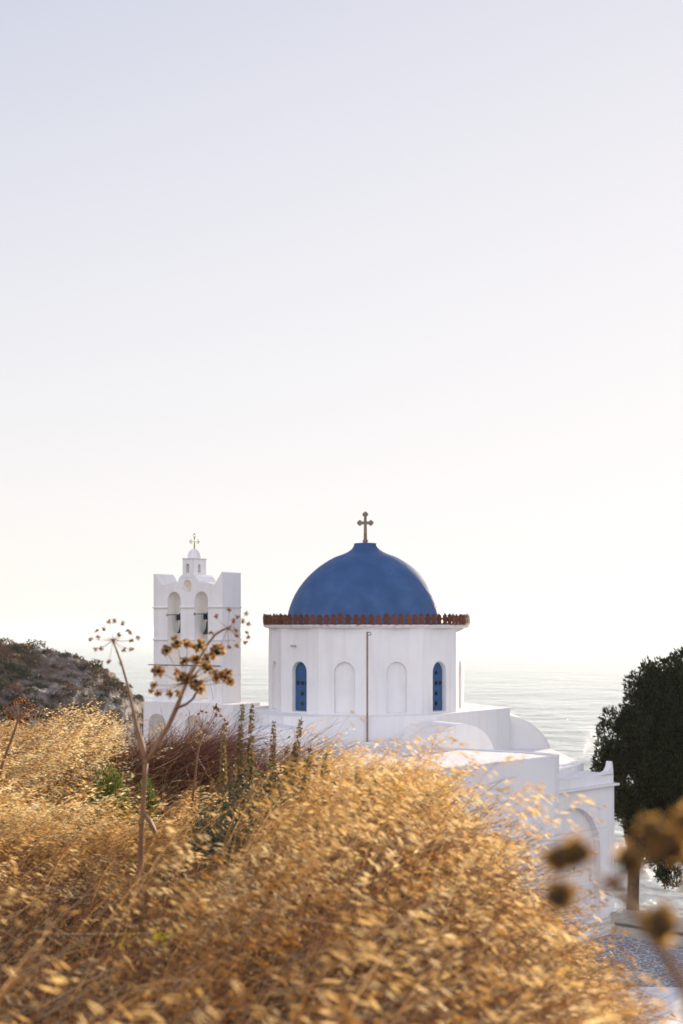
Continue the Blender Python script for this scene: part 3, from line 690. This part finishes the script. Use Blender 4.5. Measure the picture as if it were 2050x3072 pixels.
# single tall stalks that stand out of the field: along its outline and close to the camera
out = [(870, 2262), (960, 2232), (1050, 2236), (1110, 2215), (1190, 2212), (1250, 2195), (1330, 2188), (1345, 2205), (1400, 2240), (1440, 2262), (1480, 2300), (1520, 2330), (1560, 2352), (1600, 2400), (1640, 2362), (1720, 2382), (1780, 2380), (1690, 2500), (1760, 2600), (1800, 2650), (1840, 2760), (1890, 2850), (1910, 2990), (1620, 2460), (1500, 2390), (1565, 2440)]
for (u, v) in out:
    for r_ in range(2):
        Yt = rng.uniform(3.6, 5.4); uu = u+rng.normal(0, 22); vv = v+rng.normal(4, 16); p_ = W(uu, vv, Yt)
        oats(tb, np.array([p_.x]), np.array([Yt]), 1, 16, 1.1, tz=np.array([p_.z]))
near = [(140, 2800), (90, 2860), (470, 2955), (440, 3045), (1060, 2700), (985, 2815), (1110, 2950), (1090, 3030), (1240, 2740), (1700, 2890), (1880, 2960), (640, 2900), (250, 3000), (1480, 2990), (1350, 3040), (1960, 3030), (1920, 2900), (1990, 2960), (2030, 3040), (1850, 2900), (1940, 3060), (60, 2660), (820, 3010), (1180, 2690), (1290, 2860)]
for (u, v) in near:
    Yt = rng.uniform(1.9, 2.7); p_ = W(u, v, Yt); oats(tb, np.array([p_.x]), np.array([Yt]), 1, 14, 1.15, tz=np.array([p_.z]))
tag(tb.build('wild_oat_grass', M['grass']), 'pale gold wild oat grass bent to the right by the wind', 'grass', kind='stuff')
tb = TB()
x, y = in_view(56000, 1.9, 14.2, pw=1.1, xr=.26)
n_ = len(x); g = G(x, y); L = rng.uniform(.12, .50, n_); tt = T(x, y)+tuft(x, y)
d = unit(np.stack([rng.normal(.40, .42, n_), rng.normal(0, .35, n_), rng.uniform(.25, 1.1, n_)], 1))
L = np.minimum(L, (tt-g+.02)/np.maximum(d[:, 2], .2)*rng.uniform(.6, 1.0, n_))
L = L*np.where(x > .5, .62, .88); b = np.stack([x-.1, y, g+rng.uniform(0, .08, n_)], 1); bend = np.stack([rng.normal(.25, .2, n_), rng.normal(0, .15, n_), rng.normal(-.15, .15, n_)], 1)
pt = np.stack([b+d*(L*t)[:, None]+bend*(L*t*t)[:, None] for t in (0, .4, .75, 1.)], 1)
pal = np.array([(.20, .075, .022), (.30, .13, .04), (.09, .040, .018), (.40, .27, .14), (.25, .085, .02), (.22, .16, .095)])
ci = rng.integers(0, 6, n_); pc = pal[ci]*rng.uniform(.6, 1.2, (n_, 1))
tb.ribbons(pt, np.array([.005, .0042, .003, .001])[None]*rng.uniform(.4, 1.2, (n_, 1)), unit(np.cross(d, rdir(n_))), pc)
# small dry husks that cling to the tips of the stems
m_ = rng.random(n_) < .55; tipp = pt[m_][:, -1]; nt_ = len(tipp)
for r_ in range(3):
    D = unit(rdir(nt_)+np.array([.4, 0, .3])); pal2 = np.array([(.58, .28, .06), (.50, .22, .05), (.60, .38, .13), (.36, .14, .04)])
    tb.leaves(tipp+rng.normal(size=(nt_, 3))*.006, D, unit(np.cross(D, rdir(nt_))), rng.uniform(.008, .018, nt_), rng.uniform(.004, .009, nt_), pal2[rng.integers(0, 4, nt_)]*rng.uniform(.7, 1.15, (nt_, 1)))
# broken straw lying about
x, y = in_view(5200, 1.9, 13, pw=1.5, xr=.25); n_ = len(x); g = G(x, y); tt = T(x, y)
q = np.stack([x, y, g+(tt-g)*rng.uniform(.3, .85, n_)], 1); D = unit(np.stack([np.ones(n_), rng.normal(0, .5, n_), rng.normal(.10, .45, n_)], 1)); L = rng.uniform(.10, .38, n_)
tb.ribbons(np.stack([q, q+D*(L*.5)[:, None]+rng.normal(size=(n_, 3))*.01, q+D*L[:, None]], 1), np.array([.003, .0028, .0015])[None]*rng.uniform(.6, 1.3, (n_, 1)), unit(np.cross(D, rdir(n_))), pal[rng.integers(3, 6, n_)]*rng.uniform(.8, 1.3, (n_, 1)))
tag(tb.build('dry_undergrowth', M['under']), 'tangle of rust and straw coloured dry stems beneath the oats', 'undergrowth', kind='stuff')

# ------------------------------------------------------------------ dried umbel plants
def umbel(parent, c, heads, Y, fluffy, ray_r=.0022, name='umbel'):
    """c centre point; heads: (u,v,diameter_px) at about distance Y"""
    rays = MB(); rays.ball(c, ray_r*5, 8, 6, .2)
    ob_pts = []
    for (u, v, dpx) in heads:
        rad = dpx/2*Y/FP*(1.08 if fluffy and Y > 2 else 1)
        p = W(u, v, Y); rr = (p-c).length; p.y += random.uniform(-1, 1)*max(.02, .55*rr)
        mid = (c+p)/2+Vector((0, 0, -.06*rr)); rays.tube([c, mid, p], [ray_r, ray_r*.7, ray_r*.55], 5, cap=False); ob_pts.append((p, rad))
    u_ = rays.build(name, M['umbel_stem'], parent)
    for p, rad in ob_pts:
        ns_ = int(26 if fluffy else 12); tbm = TB(); d = rdir(ns_)
        q = np.array(p)+d*rad*.40
        c3 = np.tile(np.array([[.58, .34, .10] if Y < 2 else [.54, .33, .13]] if fluffy else [[.40, .19, .09]]), (ns_, 1))*rng.uniform(.6, 1.3, (ns_, 1))
        sdv = unit(np.cross(d, rdir(ns_)))
        tbm.leaves(q, d, sdv, np.full(ns_, rad*.72), np.full(ns_, rad*.50), c3, fold=.5)
        tbm.leaves(q, d, unit(np.cross(d, sdv)), np.full(ns_, rad*.66), np.full(ns_, rad*.45), c3*.8, fold=-.5)
        # dark seed core
        nc = 60 if rad > .012 and Y < 2 else 14; dc = rdir(nc)
        tbm.leaves(np.array(p)-dc*rad*.45, dc, unit(np.cross(dc, rdir(nc))), np.full(nc, rad*.9), np.full(nc, rad*.6), np.tile(np.array([[.085, .045, .018]]), (nc, 1)))
        hd_ = tbm.build('seed_head', M['grass'], u_)
        if Y < 2:
            cb = MB(); cb.ball(p, rad*.68, 12, 9, .14); cb.build('seed_core', M['core'], hd_)
    return u_
Yu = 4.7
um = empty('umbel_plant', tuple(W(424, 2760, Yu)), 'tall forked dried umbel plant standing in front of the bell tower', 'plant')
def cpath(pts, Y, dY=0): return [W(u, v, Y+dY*i/(len(pts)-1)) for i, (u, v) in enumerate(pts)]
st = MB()
st.tube(cpath([(428, 2800), (422, 2700), (422, 2600), (424, 2500), (430, 2400), (434, 2330), (437, 2285)], Yu), [.0095, .0093, .009, .0085, .008, .0078, .0095], 10)
st.ball(W(424, 2468, Yu), .0115, 10, 6); st.ball(W(436, 2287, Yu), .0105, 10, 6)
st.build('stem', M['umbel_stem'], um, smooth=True)
st = MB(); st.tube(cpath([(436, 2290), (427, 2240), (413, 2190), (398, 2120), (382, 2050), (365, 1990), (348, 1945), (340, 1925)], Yu, .2), [.0095, .0100, .0072, .0050, .0042, .0038, .0034, .003], 9)
st.build('branch', M['umbel_stem'], um, smooth=True)
st = MB(); st.tube(cpath([(438, 2288), (470, 2235), (505, 2180), (530, 2125), (548, 2078), (575, 2020), (602, 1970), (622, 1935), (645, 1905), (668, 1890), (683, 1884)], Yu, .3), [.0085, .0075, .0072, .0085, .0058, .0050, .0046, .0042, .004, .0038, .0036], 9)
st.tube(cpath([(530, 2125), (560, 2112), (580, 2096), (592, 2072), (575, 2050), (556, 2046)], Yu, -.1), [.0046, .0042, .004, .0036, .0032, .003], 8)
st.build('branch', M['umbel_stem'], um, smooth=True)
st = MB(); st.tube(cpath([(432, 2440), (448, 2462), (462, 2490), (472, 2512)], Yu), [.004, .009, .008, .003], 7); st.build('leaf_sheath', M['umbel_stem'], um, smooth=True)
hl = [(327, 1864), (344, 1864), (369, 1870), (291, 1892), (313, 1886), (298, 1911), (276, 1916), (356, 1904), (382, 1892), (396, 1899), (392, 1923), (409, 1915), (288, 1948), (306, 1946), (375, 1950), (400, 1949), (329, 1984), (367, 1988)]
umbel(um, W(339, 1921, Yu+.2), [(a, b, 18) for a, b in hl], Yu+.2, False, .0011)
hr = [(688, 1831), (648, 1849), (714, 1851), (732, 1864), (748, 1872), (709, 1890), (743, 1897), (714, 1907), (737, 1927), (636, 1898), (663, 1935), (688, 1941), (710, 1937), (745, 1911), (738, 1841), (700, 1862)]
umbel(um, W(683, 1885, Yu+.3), [(a, b, 18) for a, b in hr], Yu+.3, False, .0011)
hc = [(533, 1927, 40), (565, 1931, 32), (602, 1938, 44), (507, 1951, 34), (655, 1956, 50), (553, 1984, 30), (575, 1981, 30), (592, 1977, 32), (617, 1978, 34), (478, 2012, 42), (625, 2007, 32), (645, 2025, 34), (673, 2032, 42), (685, 2018, 30), (697, 2043, 26), (462, 2055, 24), (456, 2072, 18), (469, 2080, 24), (512, 2081, 24), (588, 2046, 46), (598, 2066, 38), (545, 2030, 34), (561, 2036, 34), (528, 2017, 22), (533, 2081, 22), (614, 1995, 26), (655, 2036, 26)]
umbel(um, W(556, 2047, Yu-.1), hc, Yu-.1, True, .0014)
# small ones
Y2 = 9.
u2 = empty('umbel_plant', tuple(W(10, 2330, Y2)), 'short dried umbel with a curled seed cluster at the left edge', 'plant', 'small dried umbel plants')
st = MB(); st.tube(cpath([(-15, 2380), (8, 2290), (28, 2235), (45, 2190), (56, 2155)], Y2), [.010, .009, .008, .007, .007], 8); st.build('stem', M['umbel_stem'], u2, smooth=True)
hd = [(60+52*math.cos(a)*random.uniform(.55, 1), 2140+37*math.sin(a)*random.uniform(.6, 1)-8, random.uniform(11, 17)) for a in [i*.47 for i in range(40)]]
umbel(u2, W(57, 2152, Y2), hd, Y2, False, .0018)
Y3 = 8.
u3 = empty('umbel_plant', tuple(W(600, 2440, Y3)), 'thin dried umbel with rusty seeds in front of the tower base', 'plant', 'small dried umbel plants')
st = MB(); st.tube(cpath([(575, 2420), (585, 2340), (592, 2270), (598, 2240), (612, 2200)], Y3), [.007, .006, .0055, .005, .004], 8); st.build('stem', M['umbel_stem'], u3, smooth=True)
umbel(u3, W(612, 2198, Y3), [(648, 2120, 20), (655, 2128, 19), (642, 2126, 12), (652, 2142, 16), (660, 2150, 13), (606, 2135, 14), (597, 2142, 12), (618, 2138, 10), (624, 2168, 12), (602, 2178, 12), (590, 2165, 10), (676, 2160, 14), (678, 2172, 16), (674, 2182, 16), (680, 2190, 12), (668, 2205, 14), (676, 2210, 12), (640, 2170, 9)], Y3, False, .0014)
# the near, strongly blurred one
Y4 = .98
u4 = empty('umbel_plant', tuple(W(2080, 3300, Y4)), 'large blurred dried umbel closest to the camera at the right edge', 'plant')
st = MB(); st.tube(cpath([(2120, 3350), (2085, 3100), (2050, 2960), (1990, 2850), (1900, 2740), (1850, 2660)], Y4), [.005, .0045, .004, .0036, .003, .0028], 8); st.build('stem', M['umbel_stem'], u4, smooth=True)
umbel(u4, W(1842, 2650, Y4), [(1662, 2562, 106), (1722, 2550, 116), (1682, 2688, 118), (1888, 2580, 112), (1962, 2500, 110), (2018, 2545, 146), (2050, 2450, 120), (1975, 2762, 136), (2062, 2650, 70), (2085, 2800, 100)], Y4, True, .0012)

# ------------------------------------------------------------------ leafy green weeds with seed spikes
weeds = [(728, 2111, 700, 7.2, .9, 'tallest green weed with two seed spikes, left of the church plinth'), (757, 2109, 742, 7.3, .9, 'slim green weed rising beside the tower base corner'),
         (822, 2167, 812, 7.0, .8, 'green weed with a stout brown seed spike before the left vault'), (906, 2150, 835, 6.9, .9, 'green weed whose seed spike leans right beneath the left window'),
         (864, 2230, 850, 6.6, .7, 'short green weed between the stout spike and the leaning spike'), (933, 2234, 888, 6.6, .6, 'small weed leaning right against the pale roof'),
         (977, 2258, 965, 6.3, .6, 'small leafy weed standing low before the roof middle'), (1076, 2303, 1066, 5.6, .6, 'low leafy weed among the oats right of the drainpipe'),
         (640, 2335, 622, 6.8, 1.0, 'bushy green weed lowest of the clump beside the brown hollow'), (706, 2290, 690, 6.5, 1.0, 'bushy dark green weed without a spike in front of the tallest weed'),
         (671, 2176, 668, 7.6, .6, 'thin weed with rusty whorls behind the red twigs')]
for (u, v, ub, Yw, lf, lab) in weeds:
    xb = (ub-1025)*Yw/FP; zb = float(G(xb, Yw)); b = Vector((xb, Yw, zb)); tp = W(u, v, Yw)
    we = empty('leafy_weed', tuple(b), lab, 'weed', 'green weeds with seed spikes')
    ctrl = Vector((b.x*.65+tp.x*.35, Yw, b.z+(tp.z-b.z)*.6)); pts = [((1-t)**2)*b+2*t*(1-t)*ctrl+t*t*tp for t in [i/10 for i in range(11)]]
    st = MB(); st.tube(pts, [.0045-.00032*i for i in range(11)], 6); 
    L = (tp-b).length; tbm = TB(); tbs = TB(); subs = []
    for k in range(int(16*lf)+3):          # side shoots
        t = random.uniform(.08, .55); p = ((1-t)**2)*b+2*t*(1-t)*ctrl+t*t*tp; a = random.uniform(0, 2*PI)
        e = p+Vector((math.cos(a)*.12, math.sin(a)*.12, random.uniform(.10, .26)))*random.uniform(.6, 1.2); subs.append((p, e)); st.tube([p, (p+e)/2+Vector((0, 0, -.01)), e], [.002, .0016, .001], 5, cap=False)
    st.build('stem', M['umbel_stem'], we, smooth=True)
    for p, e in subs+[(b, b+(tp-b)*.6)]*3:
        nl = int(26*lf)+8; t = rng.uniform(.1, 1.1, (nl, 1)); q = np.array(p)+(np.array(e)-np.array(p))*t+rng.normal(size=(nl, 3))*.012
        D = unit(rdir(nl)*np.array([1, 1, .5])+np.array([0, 0, -.1]))
        tbm.leaves(q, D, unit(np.cross(D, rdir(nl))), rng.uniform(.014, .036, nl), rng.uniform(.009, .019, nl), np.array([(.085, .095, .048)])*rng.uniform(.6, 1.6, (nl, 1)))
    tbm.build('foliage', M['leaf'], we)
    for t0 in np.arange(.60 if v < 2280 or u > 900 else .9, 1.0, .0135*1.6/L if L > .3 else .04):
        p = np.array(((1-t0)**2)*b+2*t0*(1-t0)*ctrl+t0*t0*tp); nl = 13; D = rdir(nl)*np.array([1, 1, .6]); rr = (.0125*(1.15-t0)*2.0+.004)*1.55
        if random.random() < .08: continue
        tbs.leaves(p+D*rr*.2, unit(D), unit(np.cross(D, rdir(nl))), np.full(nl, rr), np.full(nl, rr*.75), np.array([(.24, .17, .065)])*rng.uniform(.6, 1.4, (nl, 1)))
    tbs.build('seed_spike', M['leaf'], we)

# ------------------------------------------------------------------ red-brown broom shrubs
def broom(u0, u1, vtop, Yb, n_, lab):
    x0, x1 = (u0-1025)*Yb/FP, (u1-1025)*Yb/FP; cx = (x0+x1)/2; hw = (x1-x0)/2; zt = (1885-vtop)*Yb/FP
    zb = float(G(cx, Yb)); ro = empty('broom_shrub', (cx, Yb, zb), lab, 'shrub', 'red brown broom shrubs')
    tb = TB(); bx = cx+rng.uniform(-1, 1, n_)*hw*.75-.12; by = Yb+rng.uniform(-.5, .5, n_); b = np.stack([bx, by, np.full(n_, zb)+rng.uniform(-.05, .25, n_)], 1)
    d = unit(np.stack([rng.normal(.55, .40, n_), rng.normal(0, .25, n_), rng.uniform(.25, .9, n_)], 1))
    dome_ = 1-.55*((bx-cx)/hw)**2; L = (zt-zb)*rng.uniform(.45, 1.1, n_)*dome_*1.05
    bend = np.stack([rng.normal(.35, .2, n_), rng.normal(0, .12, n_), rng.normal(-.12, .12, n_)], 1)
    pt = np.stack([b+d*(L*t)[:, None]+bend*(L*t*t)[:, None]+rng.normal(size=(n_, 3))*.006 for t in (0, .3, .6, .85, 1.)], 1)
    c = np.array([(.15, .052, .030), (.19, .082, .048), (.11, .044, .028), (.23, .12, .075)])[rng.integers(0, 4, n_)]*rng.uniform(.7, 1.3, (n_, 1))
    w_ = np.array([.0048, .0042, .0036, .0028, .0018])[None]*rng.uniform(.7, 1.2, (n_, 1)); tb.ribbons(pt, w_, unit(np.cross(d, rdir(n_))), c)
    # side twiglets
    k = rng.integers(1, 4, n_); q = pt[np.arange(n_), k]; d2 = unit(d+rdir(n_)*.5); tb.ribbons(np.stack([q, q+d2*(L*.25)[:, None]], 1), np.array([.003, .0012])[None]*np.ones((n_, 1)), unit(np.cross(d2, rdir(n_))), c)
    tb.build('twigs', M['twig'], ro)
broom(380, 720, 2190, 11.8, 2700, 'broad mound of fine red brown twigs below the bell tower')
broom(690, 930, 2255, 10.6, 1500, 'smaller clump of red brown twigs behind the green weeds')
broom(150, 400, 2250, 12.2, 1500, 'low clump of red brown twigs in front of the headland')
# green cushions showing through the oats
def cushion(u, v, wpx, hpx, Yb, lab):
    c = np.array(W(u, v, Yb)); zb = float(G(c[0], Yb)); ro = empty('green_cushion', (c[0], Yb, zb), lab, 'shrub', 'bright green low shrubs')
    n_ = int(26*wpx); tb = TB(); hw = wpx/2*Yb/FP; hh = max(.1, c[2]+hpx/2*Yb/FP-zb)
    d = rdir(n_); d[:, 2] = np.abs(d[:, 2]); q = np.array([c[0], Yb, zb])+d*np.array([hw, hw*.8, hh])*rng.uniform(.7, 1, (n_, 1))
    D = unit(d+rdir(n_)*.6+np.array([.1, 0, .6])); tb.leaves(q, D, unit(np.cross(D, rdir(n_))), rng.uniform(.03, .06, n_), rng.uniform(.005, .010, n_), np.array([(.11, .145, .03)])*rng.uniform(.6, 1.5, (n_, 1)))
    tb.build('foliage', M['leaf'], ro)
cushion(325, 2335, 175, 70, 9.3, 'larger bright green cushion among the oats left of the tall umbel')
cushion(440, 2370, 90, 60, 9.0, 'smaller bright green cushion just right of the tall umbel stem')
# yellow flowers
for (u, v, Yf, n_, lab) in [(484, 2812, 3.6, 46, 'little cluster of yellow flowers low in the foreground'), (370, 2826, 3.7, 14, 'few yellow florets left of the larger yellow cluster')]:
    c = np.array(W(u, v, Yf)); ro = empty('yellow_flower', (c[0], Yf, float(G(c[0], Yf))), lab, 'flower', 'yellow flowers in the grass')
    st = MB(); st.tube([Vector((c[0], Yf, float(G(c[0], Yf)))), Vector(c)], [.002, .0015], 5); st.build('stem', M['umbel_stem'], ro)
    tb = TB(); q = c+rng.normal(size=(n_, 3))*np.array([.017, .015, .014]); D = rdir(n_); tb.leaves(q, D, unit(np.cross(D, rdir(n_))), np.full(n_, .011), np.full(n_, .008), np.array([(.62, .52, .03)])*rng.uniform(.7, 1.1, (n_, 1))); tb.build('petals', M['leaf'], ro)

# ------------------------------------------------------------------ haze over the sea
m, n, o_ = new_mat('sea_air')
pv = N(n, 'ShaderNodeVolumePrincipled'); pv.inputs['Density'].default_value = .00012; pv.inputs['Color'].default_value = (.80, .91, 1, 1); pv.inputs['Anisotropy'].default_value = .35
n.links.new(pv.outputs[0], o_.inputs['Volume'])
hz_ = MB(); hz_.prism([(-31000, -2500), (31000, -2500), (31000, 46000), (-31000, 46000)], SEA-4, 8)
tag(hz_.build('haze', m), 'pale sea haze whitening the far water and horizon', 'haze', kind='stuff')
